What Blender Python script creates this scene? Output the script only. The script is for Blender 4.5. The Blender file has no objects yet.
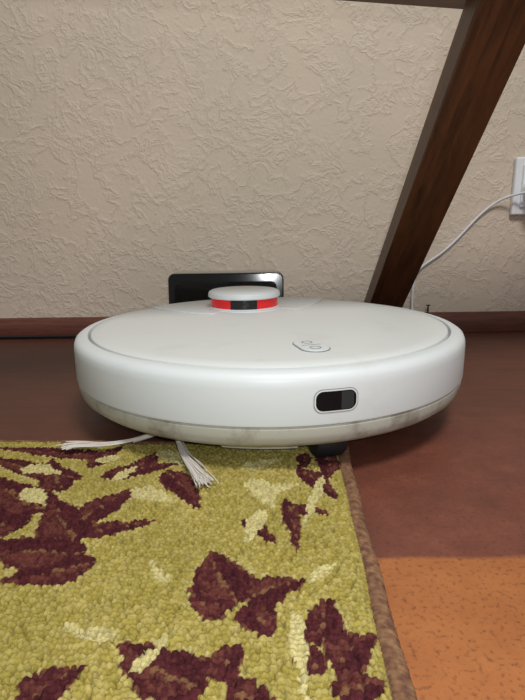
import bpy, bmesh, math, random
import numpy as np
from mathutils import Vector, Matrix
random.seed(3); np.random.seed(3)
S=bpy.context.scene
def lin(c):
    return tuple(((v/255)/12.92 if v/255<=.04045 else ((v/255+.055)/1.055)**2.4) for v in c)+(1,)
def new_mat(n,col=(200,200,200),rough=.5,**k):
    m=bpy.data.materials.new(n); m.use_nodes=True
    b=m.node_tree.nodes['Principled BSDF']
    b.inputs['Base Color'].default_value=lin(col); b.inputs['Roughness'].default_value=rough
    for a,v in k.items(): b.inputs[a].default_value=v
    return m
def nodes(m): return m.node_tree.nodes,m.node_tree.links,m.node_tree.nodes['Principled BSDF']
def N(nt,t,**k):
    n=nt.new(t)
    for a,v in k.items():
        if a in n.inputs: n.inputs[a].default_value=v
        else: setattr(n,a,v)
    return n
def ramp(nt,pts):
    r=nt.new('ShaderNodeValToRGB'); e=r.color_ramp.elements
    e[0].position=pts[0][0]; e[0].color=pts[0][1]; e[1].position=pts[-1][0]; e[1].color=pts[-1][1]
    for p,c in pts[1:-1]:
        x=e.new(p); x.color=c
    return r
def g(v): return (v,v,v,1)
def coords(nt,L,sc=(1,1,1)):
    tc=nt.new('ShaderNodeTexCoord'); mp=nt.new('ShaderNodeMapping'); mp.inputs['Scale'].default_value=sc
    L.new(tc.outputs['Object'],mp.inputs['Vector']); return mp.outputs['Vector']
def mixc(nt,L,f,a,b,bt='MIX'):
    m=nt.new('ShaderNodeMix'); m.data_type='RGBA'; m.blend_type=bt
    for i,v in ((0,f),(6,a),(7,b)):
        if hasattr(v,'node'): L.new(v,m.inputs[i])
        else: m.inputs[i].default_value=v
    return m.outputs[2]
def obj(name,verts,faces,mat=None,parent=None,smooth=False,loc=None):
    me=bpy.data.meshes.new(name); me.from_pydata([tuple(v) for v in verts],[],faces); me.update()
    o=bpy.data.objects.new(name,me); S.collection.objects.link(o)
    if mat: me.materials.append(mat)
    if smooth:
        for p in me.polygons: p.use_smooth=True
    if parent: o.parent=parent
    if loc: o.location=loc
    return o
def bevel(o,w,s=3,ang=30):
    b=o.modifiers.new('b','BEVEL'); b.width=w; b.segments=s; b.limit_method='ANGLE'; b.angle_limit=math.radians(ang)
    for p in o.data.polygons: p.use_smooth=True
    w2=o.modifiers.new('wn','WEIGHTED_NORMAL'); w2.keep_sharp=False
    return o
def box(name,c,s,mat,parent=None,bev=0):
    x,y,z=[v/2 for v in s]
    v=[(c[0]+a*x,c[1]+b*y,c[2]+d*z) for a in(-1,1) for b in(-1,1) for d in(-1,1)]
    f=[(0,1,3,2),(4,6,7,5),(0,4,5,1),(2,3,7,6),(0,2,6,4),(1,5,7,3)]
    o=obj(name,v,f,mat,parent)
    if bev: bevel(o,bev)
    return o
def lathe(name,prof,mat,parent=None,seg=160,loc=(0,0,0),axis='Z',a0=0,a1=2*math.pi,sharp=35):
    full=abs(a1-a0-2*math.pi)<1e-6
    n=seg if full else seg+1
    V=[];F=[]
    for r,z in prof:
        for i in range(n):
            a=a0+(a1-a0)*i/seg
            V.append((r*math.cos(a),r*math.sin(a),z))
    for j in range(len(prof)-1):
        for i in range(seg):
            k=(i+1)%n
            F.append((j*n+i,(j+1)*n+i,(j+1)*n+k,j*n+k))
    if axis=='X': V=[(z,x,y) for x,y,z in V]
    if axis=='Y': V=[(x,z,y) for x,y,z in V]
    V=[(x+loc[0],y+loc[1],z+loc[2]) for x,y,z in V]
    o=obj(name,V,F,mat,parent,True)
    bm=bmesh.new(); bm.from_mesh(o.data); bmesh.ops.remove_doubles(bm,verts=bm.verts,dist=1e-6)
    bmesh.ops.recalc_face_normals(bm,faces=bm.faces)
    for e in bm.edges:
        if len(e.link_faces)==2 and e.calc_face_angle(0)>math.radians(sharp): e.smooth=False
    bm.to_mesh(o.data); bm.free()
    return o
def prism(name,pts,z0,z1,mat,parent=None,bev=0,seg=2):
    n=len(pts); V=[(x,y,z0) for x,y in pts]+[(x,y,z1) for x,y in pts]
    F=[tuple(range(n))[::-1],tuple(range(n,2*n))]+[(i,(i+1)%n,n+(i+1)%n,n+i) for i in range(n)]
    o=obj(name,V,F,mat,parent)
    if bev: bevel(o,bev,seg)
    return o
def curve(name,paths,r,mat,parent=None,res=3,radii=None,spline='POLY'):
    cu=bpy.data.curves.new(name,'CURVE'); cu.dimensions='3D'; cu.bevel_depth=r; cu.bevel_resolution=res; cu.use_fill_caps=True
    for p in paths:
        if spline=='NURBS':
            sp=cu.splines.new('NURBS'); sp.points.add(len(p)-1); sp.order_u=4; sp.use_endpoint_u=True; sp.resolution_u=8
        else:
            sp=cu.splines.new('POLY'); sp.points.add(len(p)-1)
        for i,q in enumerate(p): sp.points[i].co=(*q,1)
    o=bpy.data.objects.new(name,cu); S.collection.objects.link(o); cu.materials.append(mat)
    if parent: o.parent=parent
    return o
def empty(name,loc=(0,0,0),rot=(0,0,0)):
    e=bpy.data.objects.new(name,None); S.collection.objects.link(e); e.location=loc; e.rotation_euler=rot; e.empty_display_size=.05; return e

# ------------------------------------------------ materials
# wall
mw=new_mat('wall_paper',(190,176,158),.7); nt,L,B=nodes(mw)
v=coords(nt,L)
n0=N(nt,'ShaderNodeTexNoise',Scale=16.,Detail=3.); L.new(v,n0.inputs['Vector'])
vm=N(nt,'ShaderNodeVectorMath',operation='SCALE'); vm.inputs['Scale'].default_value=.06; L.new(n0.outputs['Color'],vm.inputs[0])
va=N(nt,'ShaderNodeVectorMath',operation='ADD'); L.new(v,va.inputs[0]); L.new(vm.outputs[0],va.inputs[1])
mu=N(nt,'ShaderNodeTexNoise',Scale=28.,Detail=5.,Roughness=.6); L.new(va.outputs[0],mu.inputs['Vector'])
rg=ramp(nt,[(.42,g(0)),(.47,g(.4)),(.5,g(1)),(.53,g(.4)),(.60,g(0))]); L.new(mu.outputs['Fac'],rg.inputs[0])
mu2=N(nt,'ShaderNodeTexNoise',Scale=160.,Detail=3.); L.new(v,mu2.inputs['Vector'])
ad=N(nt,'ShaderNodeMath',operation='MULTIPLY_ADD'); L.new(mu2.outputs['Fac'],ad.inputs[0]); ad.inputs[1].default_value=.5; L.new(rg.outputs[0],ad.inputs[2])
bp=N(nt,'ShaderNodeBump',Strength=.5,Distance=.0020); L.new(ad.outputs[0],bp.inputs['Height']); L.new(bp.outputs[0],B.inputs['Normal'])
big=N(nt,'ShaderNodeTexNoise',Scale=3.,Detail=2.); L.new(v,big.inputs['Vector'])
rc=ramp(nt,[(.3,lin((192,182,166))),(.7,lin((208,192,176)))]); L.new(big.outputs['Fac'],rc.inputs[0])
L.new(mixc(nt,L,mixc(nt,L,1.,rg.outputs[0],g(.15),'MULTIPLY'),rc.outputs[0],lin((224,212,199))),B.inputs['Base Color'])

# floor
mf=new_mat('painted_floor',(110,50,30),.5); nt,L,B=nodes(mf)
v=coords(nt,L)
sx=N(nt,'ShaderNodeSeparateXYZ'); L.new(v,sx.inputs[0])
nb=N(nt,'ShaderNodeTexNoise',Scale=22.,Detail=5.); L.new(v,nb.inputs['Vector'])
ma=N(nt,'ShaderNodeMath',operation='MULTIPLY_ADD'); L.new(nb.outputs['Fac'],ma.inputs[0]); ma.inputs[1].default_value=.007; L.new(sx.outputs['Y'],ma.inputs[2])
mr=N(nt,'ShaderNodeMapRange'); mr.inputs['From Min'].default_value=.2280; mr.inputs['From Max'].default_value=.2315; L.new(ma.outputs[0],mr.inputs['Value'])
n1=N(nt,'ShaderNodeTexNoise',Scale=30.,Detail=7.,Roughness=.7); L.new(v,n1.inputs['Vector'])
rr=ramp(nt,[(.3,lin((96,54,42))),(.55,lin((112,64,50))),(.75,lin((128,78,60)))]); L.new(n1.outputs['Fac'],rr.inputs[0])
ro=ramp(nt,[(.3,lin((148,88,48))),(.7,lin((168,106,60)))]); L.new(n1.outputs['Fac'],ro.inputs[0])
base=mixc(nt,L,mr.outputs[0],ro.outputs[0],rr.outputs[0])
sp=N(nt,'ShaderNodeTexNoise',Scale=420.,Detail=3.); L.new(v,sp.inputs['Vector'])
rs=ramp(nt,[(.54,g(0)),(.70,g(.55))]); L.new(sp.outputs['Fac'],rs.inputs[0])
base=mixc(nt,L,rs.outputs[0],base,lin((76,42,32)))
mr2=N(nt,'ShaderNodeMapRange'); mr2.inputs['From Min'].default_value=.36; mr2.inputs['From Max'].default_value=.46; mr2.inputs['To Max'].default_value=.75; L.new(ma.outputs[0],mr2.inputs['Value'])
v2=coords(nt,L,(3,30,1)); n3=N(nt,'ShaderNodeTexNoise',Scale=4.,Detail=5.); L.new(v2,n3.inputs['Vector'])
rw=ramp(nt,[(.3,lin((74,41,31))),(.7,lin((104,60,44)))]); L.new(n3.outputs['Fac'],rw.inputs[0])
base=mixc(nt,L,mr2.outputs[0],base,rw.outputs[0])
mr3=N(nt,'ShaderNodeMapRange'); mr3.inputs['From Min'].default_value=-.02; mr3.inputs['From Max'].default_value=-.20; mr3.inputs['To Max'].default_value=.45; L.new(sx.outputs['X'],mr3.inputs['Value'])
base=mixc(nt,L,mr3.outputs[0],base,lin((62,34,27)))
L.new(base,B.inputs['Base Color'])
bp=N(nt,'ShaderNodeBump',Strength=.3,Distance=.0006); L.new(sp.outputs['Fac'],bp.inputs['Height']); L.new(bp.outputs[0],B.inputs['Normal'])

def wood(name,c1,c2,rough=.45,sc=(1,1,1),lo=.3,hi=.68):
    m=new_mat(name,c1,rough); nt,L,B=nodes(m); v=coords(nt,L,sc)
    n=N(nt,'ShaderNodeTexNoise',Scale=12.,Detail=6.,Roughness=.6,Distortion=.6); L.new(v,n.inputs['Vector'])
    r=ramp(nt,[(lo,lin(c1)),(hi,lin(c2))]); L.new(n.outputs['Fac'],r.inputs[0]); L.new(r.outputs[0],B.inputs['Base Color'])
    bp=N(nt,'ShaderNodeBump',Strength=.2,Distance=.001); L.new(n.outputs['Fac'],bp.inputs['Height']); L.new(bp.outputs[0],B.inputs['Normal'])
    return m
wood_beam=wood('stained_wood',(56,34,20),(106,68,40),.42,(10,10,1.2),.25,.75)
wood_base=wood('baseboard_wood',(80,42,34),(112,62,48),.45,(2,20,20))

# plastics
def plastic(name,col,rough,dirt=(170,160,140),amt=.25,scale=20,lo=.55,hi=.8):
    m=new_mat(name,col,rough); nt,L,B=nodes(m); v=coords(nt,L)
    n=N(nt,'ShaderNodeTexNoise',Scale=float(scale),Detail=6.,Roughness=.65); L.new(v,n.inputs['Vector'])
    r=ramp(nt,[(lo,g(0)),(hi,g(amt))]); L.new(n.outputs['Fac'],r.inputs[0])
    L.new(mixc(nt,L,r.outputs[0],lin(col),lin(dirt)),B.inputs['Base Color'])
    return m
white=plastic('white_plastic',(212,219,222),.42)
white_lid=plastic('white_lid',(211,216,216),.5,amt=.25)
beige=plastic('aged_plastic',(182,182,172),.5,dirt=(104,92,72),amt=.85,scale=34,lo=.5,hi=.75)
under=plastic('underbody_plastic',(190,186,175),.5,dirt=(90,80,65),amt=.8,scale=40)
black=new_mat('black_gloss',(10,10,11),.12)
dark=new_mat('dark_rubber',(22,24,27),.6)
grey=new_mat('grey_line',(130,132,134),.5)
wblack=new_mat('window_black',(14,15,17),.4); wblack.node_tree.nodes['Principled BSDF'].inputs['Specular IOR Level'].default_value=.2
dgrey=new_mat('smoked_window',(48,52,54),.4); dgrey.node_tree.nodes['Principled BSDF'].inputs['Specular IOR Level'].default_value=.25
red=new_mat('red_lens',(214,26,32),.25); red.node_tree.nodes['Principled BSDF'].inputs['Emission Color'].default_value=lin((225,25,30)); red.node_tree.nodes['Principled BSDF'].inputs['Emission Strength'].default_value=.14
rimgrey=new_mat('dock_rim',(150,146,138),.3)
bristle=new_mat('bristle',(205,198,192),.6)
cordw=new_mat('white_cord',(215,220,228),.45)
metal=new_mat('nail_metal',(60,50,44),.4,Metallic=.7)

# ------------------------------------------------ room
WY=.806
box('floor',(0,0.0,-.02),(4,WY*2+1.2,.04),mf)
box('wall_back',(0,WY+.05,1.2),(4,.10,2.4),mw)
pr=[(0,0),(-.018,0),(-.0185,.014),(-.016,.022),(-.011,.0245),(-.009,.0285),(-.004,.0305),(0,.0305)]
V=[];F=[];n=len(pr)
for x in (-2,2):
    for a,b in pr: V.append((x,WY+a,b))
for i in range(n): F.append((i,(i+1)%n,n+(i+1)%n,n+i))
F+= [tuple(range(n))[::-1],tuple(range(n,2*n))]
bb=obj('baseboard_back',V,F,wood_base); bevel(bb,.001,2)

# ------------------------------------------------ wooden frame
wf=empty('wooden_frame',(0,0,0))
def beam(name,p0,p1,w,d,mat,parent):
    p0=Vector(p0);p1=Vector(p1); ax=(p1-p0); Lg=ax.length; ax.normalize()
    xx=Vector((1,0,0)); xx=(xx-ax*xx.dot(ax))
    if xx.length<.3: xx=Vector((0,1,0)); xx=(xx-ax*xx.dot(ax))
    xx.normalize(); yy=ax.cross(xx)
    M=Matrix((xx,yy,ax)).transposed().to_4x4(); M.translation=(p0+p1)/2
    o=box(name,(0,0,0),(w,d,Lg),mat); o.matrix_world=M; o.parent=parent
    bevel(o,.0015,2); return o
br=Vector((.008,-.276,.25)).normalized()
nn=Vector((0,.25,.276)).normalized()
p=Vector((.192,.76,.057))+nn*.014
tt=(.001-p.z)/br.z+.022
beam('diagonal_brace',p+br*tt,p+br*.60,.053,.028,wood_beam,wf)
rail_y=lambda x:.32+(x+.55)*.204/1.07
beam('top_rail',(-.55,.322,.377),(.52,.526,.377),.09,.05,wood_beam,wf)
box('support_post',(.52,.526,.20),(.05,.05,.40),wood_beam,wf,.002)

# ------------------------------------------------ robot vacuum
RC=Vector((.006,.473,0)); RY=math.radians(15)
rv=empty('robot_vacuum',RC,(0,0,RY))
def loc_(x,y,z):
    q=Matrix.Rotation(-RY,3,'Z')@(Vector((x,y,0))-RC); return (q.x,q.y,z)
bump=[(.1625,.0755),(.1632,.0785),(.1665,.0785),(.1705,.0776),(.1732,.0758),(.1746,.0725),(.175,.068),(.175,.0445),(.1747,.0432),(.1736,.0426)]
lathe('bumper',bump,white,rv)
lathe('lower_strip',[(.1736,.0426),(.1728,.0420),(.1728,.0416),(.1742,.0408),(.1738,.036),(.1722,.031),(.167,.0265),(.160,.0243),(.150,.0235),(.0,.0235)],beige,rv)
lathe('lid_groove',[(.1612,.0762),(.163,.0762)],grey,rv)
lathe('lid',[(0,.0806),(.10,.0806),(.150,.0802),(.1585,.0797),(.1605,.0787),(.1612,.0762)],white_lid,rv)
lathe('chassis_bottom',[(.154,.0238),(.152,.0195),(.140,.0172),(0,.0165)],under,rv,seg=96)
pts=[(-.044,.050),(-.060,.060),(-.078,.080),(-.098,.110)]
a0=math.atan2(.118,-.100); a1=math.atan2(.118,.100)
arc=[(.1565*math.cos(a0+(a1-a0)*i/30),.1565*math.sin(a0+(a1-a0)*i/30)) for i in range(31)]
pts=pts+arc+[(.098,.110),(.078,.080),(.060,.060),(.044,.050)]
front=[(.042*math.cos(a),.093+.046*math.sin(a)) for a in [math.radians(d) for d in range(-40,-141,-10)]]
prism('rear_deck',(pts+front)[::-1],.0798,.0818,white,rv,.0007)
# lidar turret
LC=(-.002,.091,0)
lathe('turret_base',[(.0395,.080),(.0395,.0822),(.0385,.0828),(.0,.0828)],white,rv,loc=LC,seg=96)
lathe('turret_window',[(.0368,.082),(.0368,.0932)],red,rv,loc=LC,seg=96)
for i,(a,b) in enumerate([(-112,-88),(20,60),(120,150)]):
    lathe('turret_sensor_%d'%(i+1),[(.0371,.0826),(.0374,.0830),(.0374,.0928),(.0371,.0931)],black,rv,loc=LC,seg=12,a0=math.radians(a-14),a1=math.radians(b+6))
lathe('turret_sensor_lens',[(0,-.0382),(.0022,-.0382),(.0026,-.0372)],dgrey,rv,loc=(LC[0]-.006,LC[1],.0880),axis='Y',seg=20)
lathe('turret_cap',[(.0,.1005),(.031,.1004),(.0362,.0998),(.0388,.0984),(.0397,.0965),(.0399,.0938),(.0392,.0928),(.033,.0926)],white,rv,loc=LC,seg=96)
def stadium(L_,W,cx,cy,n=14):
    r=W/2; h=L_/2-r; P=[]
    for i in range(n+1):
        a=math.pi*i/n; P.append((cx+r*math.cos(a),cy+h+r*math.sin(a)))
    for i in range(n+1):
        a=math.pi+math.pi*i/n; P.append((cx+r*math.cos(a),cy-h+r*math.sin(a)))
    return P
BC=(0,-.115)
prism('button_surround',stadium(.0385,.0225,*BC),.0795,.0809,grey,rv)
prism('button_pad',stadium(.0370,.0210,*BC),.0795,.0815,white,rv,.0004)
lathe('button_icon_power',[(.0034,.0814),(.0034,.0817),(.0042,.0817),(.0042,.0814)],grey,rv,loc=(0,BC[1]+.009,0),seg=32)
lathe('button_icon_home',[(.0034,.0814),(.0034,.0817),(.0042,.0817),(.0042,.0814)],grey,rv,loc=(0,BC[1]-.009,0),seg=32)
box('button_divider',(0,BC[1],.0816),(.015,.0006,.0003),grey,rv)
def cyl_pill(name,w,h,zc,R,mat,ang=-math.pi/2-.030,n=28,flat=.75,s0=-1,s1=1):
    V=[];F=[]
    for i in range(n+1):
        s=(s0+(s1-s0)*i/n)
        if s0==-1 and s1==1: s=-math.cos(math.pi*i/n)
        x=s*w/2; rr=h/2*flat; k=max(0,abs(x)-(w/2-rr)); hh=h/2-rr+math.sqrt(max(0,rr*rr-k*k))
        a=ang+x/R
        for m_ in (-1,1): V.append((R*math.cos(a),R*math.sin(a),zc+m_*hh))
    for i in range(n): F.append((2*i,2*i+2,2*i+3,2*i+1))
    return obj(name,V,F,mat,rv,True)
cyl_pill('window_frame',.0300,.0158,.0590,.17535,grey)
cyl_pill('window_bezel',.0290,.0148,.0590,.1755,white)
cyl_pill('window_glass',.0272,.0130,.0590,.17565,wblack)
cyl_pill('window_sensor',.0264,.0118,.0590,.17575,dgrey,s0=.25,s1=.9)
for s in (-1,1):
    lathe('drive_wheel_%s'%('l' if s<0 else 'r'),[(0,-.01),(.028,-.01),(.031,-.007),(.031,.007),(.028,.01),(0,.01)],dark,rv,loc=(s*.112,0,.0312),axis='X',seg=48)
cz=.0060+.0145
lathe('castor_wheel',[(0,-.011),(.0125,-.011),(.0145,-.008),(.0145,.008),(.0125,.011),(0,.011)],dark,rv,loc=(.002,-.1425,cz),axis='X',seg=40)
lathe('castor_housing',[(.024,.0240),(.022,.0190),(0,.0185)],under,rv,loc=(.002,-.124,0),seg=40)
def skid(nm,a,b,r1,z):
    prism(nm,[(r1*math.cos(math.radians(t)),r1*math.sin(math.radians(t))) for t in range(a,b,3)]+[(.135*math.cos(math.radians(t)),.135*math.sin(math.radians(t))) for t in range(b-3,a-1,-3)],z,.024,under,rv,.0012)
skid('front_skid_1',-119,-97,.150,.0165)
skid('front_skid_2',-82,-66,.152,.0185)
# side brush
hub=(-.070,.364)
hl=loc_(hub[0],hub[1],0)
lathe('brush_hub',[(0,.0225),(.011,.0220),(.012,.016),(.009,.0135),(0,.013)],bristle,rv,loc=(hl[0],hl[1],0),seg=32)
def brush(tag,pl,zl,spread,fray,nb=34):
    P=[Vector(loc_(x,y,z)) for (x,y),z in zip(pl,zl)]
    curve('brush_arm_'+tag,[[P[0],P[0].lerp(P[1],.5),P[1],P[1].lerp(P[2],.45)]],.0019,bristle,rv,spline='NURBS')
    paths=[]
    for k in range(nb):
        j=Vector((random.gauss(0,1),random.gauss(0,1),abs(random.gauss(0,.5))))
        q=[]
        for i,pp in enumerate(P[1:]):
            f=i/(len(P)-2)
            o_=j*(.0008+spread*f**1.6)
            cv=Vector((random.gauss(0,1),random.gauss(0,1),random.random()*.5))*fray*f*f
            r_=pp+o_+cv; r_.z=max(r_.z,.0102); q.append(r_)
        paths.append(q)
    curve('brush_bristles_'+tag,paths,.00038,bristle,rv,res=1,spline='NURBS')
brush('1',[hub,(-.090,.350),(-.105,.3435),(-.122,.342),(-.134,.345),(-.142,.340)],[.017,.015,.0135,.0125,.0125,.0125],.0018,.0016,44)
brush('2',[hub,(-.0630,.345),(-.0585,.330),(-.0505,.312),(-.0435,.299),(-.038,.286)],[.017,.0165,.0145,.013,.0125,.0115],.0022,.0018,64)
brush('3',[hub,(-.052,.385),(-.040,.400),(-.030,.410),(-.022,.418),(-.015,.425)],[.017,.0165,.0145,.0135,.0125,.0122],.002,.0015,20)

# ------------------------------------------------ dock
dk=empty('charging_dock',(-.050,.700,0))
def rrect(w,h,r,n=8):
    P=[]
    for cx,cz,s in ((w/2-r,h-r,0),(-w/2+r,h-r,90)):
        for i in range(n+1):
            a=math.radians(s+90*i/n); P.append((cx+r*math.cos(a),cz+r*math.sin(a)))
    P+=[(-w/2,0),(w/2,0)]
    return P
def tower(name,w,h,r,y0,y1,mat,lean=0,bev=.003):
    P=rrect(w,h,r); n=len(P)
    V=[(x,y0+lean*z,z) for x,z in P]+[(x,y1,z) for x,z in P]
    F=[tuple(range(n)),tuple(range(n,2*n))[::-1]]+[(i,n+i,n+(i+1)%n,(i+1)%n) for i in range(n)]
    o=obj(name,V,F,mat,dk); bevel(o,bev,3,40); return o
tower('dock_tower',.162,.1055,.009,.0,.044,black,.10,.002)
tower('dock_front_panel',.142,.094,.008,-.0012,.002,black,.10,.0006)
prism('dock_top_strip',[(-.073,.0115),(.073,.0115),(.070,.042),(-.070,.042)],.1048,.1066,rimgrey,dk,.0006)
prism('dock_base',[(-.079,.03),(-.079,-.035),(-.070,-.044),(.070,-.044),(.079,-.035),(.079,.03)][::-1],.0,.007,black,dk,.002)
for s in(-1,1): box('charge_contact_%s'%('l' if s<0 else 'r'),(s*.02,-.004,.03),(.012,.006,.006),metal,dk,.001)
curve('dock_cord',[[(-.078,.035,.01),(-.11,.05,.006),(-.15,.078,.005),(-.25,.083,.004),(-.6,.083,.004),(-1.2,.083,.004)]],.0022,dark,dk,spline='NURBS')

# ------------------------------------------------ socket and cord
so=empty('power_socket',(.424,WY,.222))
wp=new_mat('socket_plastic',(226,230,236),.35)
box('socket_plate',(0,-.005,0),(.082,.010,.084),wp,so,.003)
box('socket_insert',(0,-.011,0),(.062,.006,.062),wp,so,.002)
lathe('socket_well',[(.022,-.0145),(.0205,-.0145),(.020,-.0125),(0,-.0125)],wp,so,axis='Y',seg=48)
lathe('plug_body',[(0,-.048),(.010,-.048),(.015,-.044),(.0185,-.030),(.0185,-.0128),(0,-.0128)],wp,so,loc=(-.012,0,-.006),axis='Y',seg=40)
c=curve('charger_cord',[[(.412,.768,.215),(.394,.775,.213),(.378,.788,.209),(.362,.799,.203),(.336,.8025,.182),(.308,.8025,.148),(.279,.8025,.120),(.249,.8025,.104),(.241,.8015,.085),(.239,.7995,.060),(.239,.797,.037),(.237,.783,.0255),(.234,.776,.003)]],.0018,cordw,None,spline='NURBS')
nl=empty('nail',(.265,.798,.0))
lathe('nail_shank',[(0,.024),(.0012,.024),(.0012,.0425),(0,.0425)],metal,nl,seg=12)
lathe('nail_head',[(0,.0425),(.0034,.0425),(.0034,.0435),(0,.044)],metal,nl,seg=16)

# ------------------------------------------------ rug
XR=.036; YB=.353; RA=math.radians(-3.1)
xs=np.concatenate([np.arange(-.9,-.30,.006),np.arange(-.30,XR+1e-6,.0006)])
ys=np.concatenate([np.arange(-.5,.09,.006),np.arange(.09,YB+1e-6,.0006)])
X,Y=np.meshgrid(xs,ys)
cxs,cys=.0025,.0027
def hsh(i,j,k):
    v=np.sin(i*127.1+j*311.7+k*74.7)*43758.5453; return v-np.floor(v)
Xd=X+.0005*np.sin(Y*310)+.0003*np.sin(Y*790+X*300); Yd=Y+.0006*np.sin(X*270)+.0003*np.sin(X*810)
best=np.full(X.shape,9.); bi=np.zeros(X.shape); bj=np.zeros(X.shape); bx=np.zeros(X.shape); by=np.zeros(X.shape)
J=np.floor(Yd/cys)
for dj in(-1,0,1):
    jj=J+dj; off=hsh(jj,jj*0,3)
    I=np.floor(Xd/cxs-off)
    for di in(-1,0,1):
        ii=I+di
        px=(ii+off+.5+(hsh(ii,jj,1)-.5)*.5)*cxs; py=(jj+.5+(hsh(ii,jj,2)-.5)*.35)*cys
        sz=.62+.25*(hsh(ii,jj,6)-.5)
        d=np.sqrt(((Xd-px)/(cxs*sz*.95))**2+((Yd-py)/(cys*sz*.98))**2)
        m=d<best
        best=np.where(m,d,best); bi=np.where(m,ii,bi); bj=np.where(m,jj,bj); bx=np.where(m,px,bx); by=np.where(m,py,by)
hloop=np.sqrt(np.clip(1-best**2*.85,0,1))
rnd=hsh(bi,bj,5)
leaf_d=[
# central blossom
((-.012,.186),(-.0270,.2240),.027),((-.009,.187),(.0175,.2010),.019),((-.009,.184),(.002,.1665),.015),((-.014,.185),(-.034,.1900),.016),
# lower blossom
((-.022,.144),(-.058,.1660),.021),((-.026,.142),(-.044,.122),.018),((-.018,.147),(-.0095,.1645),.013),((-.015,.142),(.004,.138),.013),
((-.085,.138),(-.067,.155),.016),((-.083,.138),(-.075,.115),.014),
# right branch
((.022,.1635),(.0285,.189),.016),((.0240,.153),(.0445,.169),.015),((.024,.141),(.043,.147),.015),((.0185,.150),(.0135,.172),.010),((.022,.134),(.028,.115),.014),
# upper left group
((-.082,.2154),(-.124,.203),.018),((-.090,.222),(-.1500,.232),.026),((-.097,.232),(-.126,.276),.026),((-.126,.262),(-.178,.305),.028),((-.130,.252),(-.19,.250),.026),((-.125,.285),(-.15,.330),.018),
((-.103,.25),(-.078,.288),.020),((-.120,.300),(-.20,.336),.018),((-.108,.335),(-.20,.350),.014),((-.108,.304),(-.055,.322),.017),((-.066,.310),(-.038,.262),.017),((-.096,.238),(-.060,.250),.012),
((-.093,.30),(-.072,.345),.015),((-.120,.318),(-.105,.355),.014),
((.0134,.2715),(.0158,.2215),.009),((.0245,.31),(.043,.270),.015),((.045,.337),(.040,.296),.015),((.030,.335),(.022,.305),.009),((-.0125,.25),(.0065,.228),.009),((.012,.264),(.036,.254),.009)]
leaf_c=[((-.008,.298),(.0043,.262),.014),((-.0014,.262),(-.0117,.228),.009),((-.165,.317),(-.135,.309),.013),((-.077,.343),(-.046,.31),.012),((-.083,.286),(-.054,.270),.013),((-.118,.328),(-.098,.333),.008),
((.0114,.182),(.0133,.135),.005),((.037,.298),(.021,.245),.006),((-.060,.168),(-.086,.176),.006),((.0,.28),(.022,.29),.009),((-.150,.288),(-.130,.268),.012),((-.015,.31),(.012,.325),.011),((-.098,.30),(-.086,.318),.009),((-.045,.200),(-.056,.216),.005),((.020,.200),(.036,.213),.006),((-.05,.15),(-.036,.172),.004)]
rs=random.Random(11)
for k in range(150):
    a=rs.uniform(0,6.28); x=rs.uniform(-.9,.03); y=rs.uniform(-.5,.34)
    if x>-.20 and y>.125: continue
    for q in range(3):
        b=a+q*1.1; l=rs.uniform(.025,.04)
        (leaf_d if k%3 else leaf_c).append(((x,y),(x+l*math.cos(b),y+l*math.sin(b)),rs.uniform(.012,.02)))
def leafmask(leaves,px,py):
    best=np.full(px.shape,-1.); bt=np.zeros(px.shape); bs=np.zeros(px.shape)
    for (x0,y0),(x1,y1),w in leaves:
        dx,dy=x1-x0,y1-y0; l2=dx*dx+dy*dy; l=math.sqrt(l2)
        s=((px-x0)*dx+(py-y0)*dy)/l2; t=((px-x0)*(-dy)+(py-y0)*dx)/l
        t=t-.10*w*np.sin(s*3.1)
        ok=(s>-.02)&(s<1.0); sc=np.clip(s,0,1)
        prof=np.minimum(1,np.sqrt(np.clip(sc/.22,0,1)))*np.clip((1-sc)/.62,0,1)**.75
        hw=w/2*prof*1.12+.0002
        val=np.where(ok,1-np.abs(t)/hw,-1)
        m=val>best; best=np.where(m,val,best); bt=np.where(m,t/hw,bt); bs=np.where(m,s,bs)
    return best,bt,bs
ca_,sa_=math.cos(RA),math.sin(RA)
jx0=bx*.65+X*.35+(hsh(bi,bj,7)-.5)*.0011; jy0=by*.65+Y*.35+(hsh(bi,bj,8)-.5)*.0011
jx=jx0*ca_-jy0*sa_; jy=jx0*sa_+jy0*ca_   # room coordinates of each tuft
md,mt,ms=leafmask(leaf_d,jx,jy); mc,_,_=leafmask(leaf_c,jx,jy)
def L3(c): return np.array(lin(c)[:3])
r9=(.86+.26*hsh(bi,bj,9))[...,None]
bgc=np.where((rnd<.5)[...,None],L3((170,154,78)),L3((184,168,98)))*r9
big=(np.sin(jx*57+1)*np.cos(jy*49+jx*21)+1)/2
bgc=bgc*(1-big[...,None]*.35)+big[...,None]*.35*L3((140,130,58))
dc=np.where((rnd<.55)[...,None],L3((86,40,44)),L3((74,33,38)))*r9
brown=(mt>.10)&(mt<.75)&(ms>.12)&(rnd>.25)
dc=np.where(brown[...,None],L3((102,56,50))*r9,dc)
edge=(md>0)&(md<.10)&(rnd>.4); dc=np.where(edge[...,None],L3((110,70,52)),dc)
vein=(np.abs(mt)<.08)&(ms<.75)&(rnd>.3); dc=np.where(vein[...,None],L3((124,88,62)),dc)
cc=L3((204,192,134))*r9
col=np.where((md>0)[...,None],dc,bgc); col=np.where(((mc>0))[...,None],cc,col)
halo=(md>-.30)&(md<=0)&(mc<=0)&(hsh(bi,bj,12)>.5)
col=np.where(halo[...,None],col*.6+.4*L3((198,184,126)),col)
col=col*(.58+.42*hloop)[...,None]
edgef=np.clip((XR-X)/.004,0,1)*np.clip((YB-Y)/.004,0,1)
Z=.0060+(.0024*hloop+.0010*rnd)*edgef+.0006*np.sin(X*40)*np.sin(Y*33)
verts=np.stack([X,Y,Z],-1).reshape(-1,3)
ny,nx=X.shape
idx=np.arange(ny*nx).reshape(ny,nx)
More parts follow.
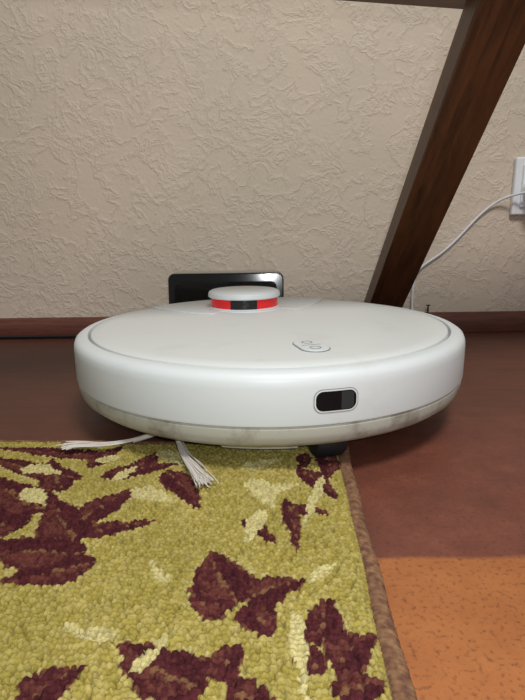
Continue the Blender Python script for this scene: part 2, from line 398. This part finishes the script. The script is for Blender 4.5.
q=np.stack([idx[:-1,:-1],idx[:-1,1:],idx[1:,1:],idx[1:,:-1]],-1).reshape(-1,4)
me=bpy.data.meshes.new('rug_pile'); me.vertices.add(len(verts)); me.vertices.foreach_set('co',verts.astype(np.float32).ravel())
me.loops.add(q.size); me.loops.foreach_set('vertex_index',q.astype(np.int32).ravel())
me.polygons.add(len(q)); me.polygons.foreach_set('loop_start',np.arange(0,q.size,4,dtype=np.int32)); me.polygons.foreach_set('loop_total',np.full(len(q),4,dtype=np.int32))
me.update(calc_edges=True); me.validate()
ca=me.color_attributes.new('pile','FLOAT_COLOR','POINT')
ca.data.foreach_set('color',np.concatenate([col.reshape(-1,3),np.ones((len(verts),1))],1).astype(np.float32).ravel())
me.polygons.foreach_set('use_smooth',np.ones(len(q),dtype=bool))
mrug=new_mat('wool_pile',(150,140,60),.95); nt,L,B=nodes(mrug); B.inputs['Specular IOR Level'].default_value=.1
at=N(nt,'ShaderNodeVertexColor',layer_name='pile')
v=coords(nt,L); fn=N(nt,'ShaderNodeTexNoise',Scale=1200.,Detail=2.); L.new(v,fn.inputs['Vector'])
rf=ramp(nt,[(.3,g(.7)),(.7,g(1))]); L.new(fn.outputs['Fac'],rf.inputs[0])
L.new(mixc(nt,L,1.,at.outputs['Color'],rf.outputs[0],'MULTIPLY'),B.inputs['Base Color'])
bp=N(nt,'ShaderNodeBump',Strength=.7,Distance=.0006); L.new(fn.outputs['Fac'],bp.inputs['Height']); L.new(bp.outputs[0],B.inputs['Normal'])
me.materials.append(mrug)
rug=empty('floor_rug',(0,0,0),(0,0,RA))
ro_=bpy.data.objects.new('rug_pile',me); S.collection.objects.link(ro_); ro_.parent=rug
mback=new_mat('rug_backing',(110,90,60),.95)
box('rug_backing',((-.9+XR)/2,(-.5+YB)/2,.0030),(.9+XR,.5+YB,.0056),mback,rug)
mbind=new_mat('rug_binding',(104,70,46),.9); nt,L,B=nodes(mbind)
v=coords(nt,L); fn=N(nt,'ShaderNodeTexNoise',Scale=260.,Detail=4.); L.new(v,fn.inputs['Vector'])
rb=ramp(nt,[(.35,lin((90,58,46))),(.5,lin((114,80,56))),(.7,lin((136,104,72)))]); L.new(fn.outputs['Fac'],rb.inputs[0]); L.new(rb.outputs[0],B.inputs['Base Color'])
def binding(name,p0,p1,r=.0046):
    p0=Vector(p0);p1=Vector(p1); d=(p1-p0); Lg=d.length; d.normalize(); side=Vector((d.y,-d.x,0))
    n=int(Lg/.0006); m=12; V=[];F=[]
    for i in range(n+1):
        s=i*Lg/n
        for k in range(m):
            a=2*math.pi*k/m
            ph=s/.0024+ .5*math.cos(a)
            rr=r*(.90+.13*abs(math.sin(math.pi*ph)))+random.uniform(-1,1)*.00022
            c_=p0+d*s+side*(math.sin(s*90)*.0005+math.sin(s*31)*.0006)
            w_=c_+side*(rr*1.1*math.cos(a))+Vector((0,0,.0042+rr*.95*math.sin(a)))
            w_.z=max(w_.z,.0002); V.append(w_)
    for i in range(n):
        for k in range(m):
            F.append((i*m+k,i*m+(k+1)%m,(i+1)*m+(k+1)%m,(i+1)*m+k))
    return obj(name,V,F,mbind,rug,True)
binding('binding_side',(XR+.0028,-.5,0),(XR+.0028,YB+.002,0),.0042)
binding('binding_end',(-.9,YB+.002,0),(XR+.004,YB+.002,0),.0036)

# ------------------------------------------------ camera
cam=bpy.data.cameras.new('camera'); co=bpy.data.objects.new('camera',cam); S.collection.objects.link(co)
cam.sensor_fit='VERTICAL'; cam.sensor_height=36; cam.lens=505/700*36; cam.clip_start=.005
M=Matrix.Rotation(math.radians(76.5),4,'X')@Matrix.Rotation(math.radians(-.8),4,'Z'); M.translation=(0,0,.165)
co.matrix_world=M; S.camera=co

# ------------------------------------------------ lights
def area(name,loc,tgt,size,power,col):
    l=bpy.data.lights.new(name,'AREA'); l.shape='DISK'; l.size=size; l.energy=power; l.color=col
    o=bpy.data.objects.new(name,l); S.collection.objects.link(o); o.location=loc
    o.rotation_euler=(Vector(tgt)-Vector(loc)).to_track_quat('-Z','Y').to_euler(); return o
area('room_lamp',(.2,-.22,1.3),(0,.36,.0),.35,13.5,(1,.965,.91))
area('phone_flash',(.02,-.03,.19),(.03,.6,.06),.012,.62,(.94,.98,1))
w=bpy.data.worlds.new('world'); S.world=w; w.use_nodes=True
w.node_tree.nodes['Background'].inputs[0].default_value=(1,.98,.94,1); w.node_tree.nodes['Background'].inputs[1].default_value=.26
S.view_settings.view_transform='Standard'
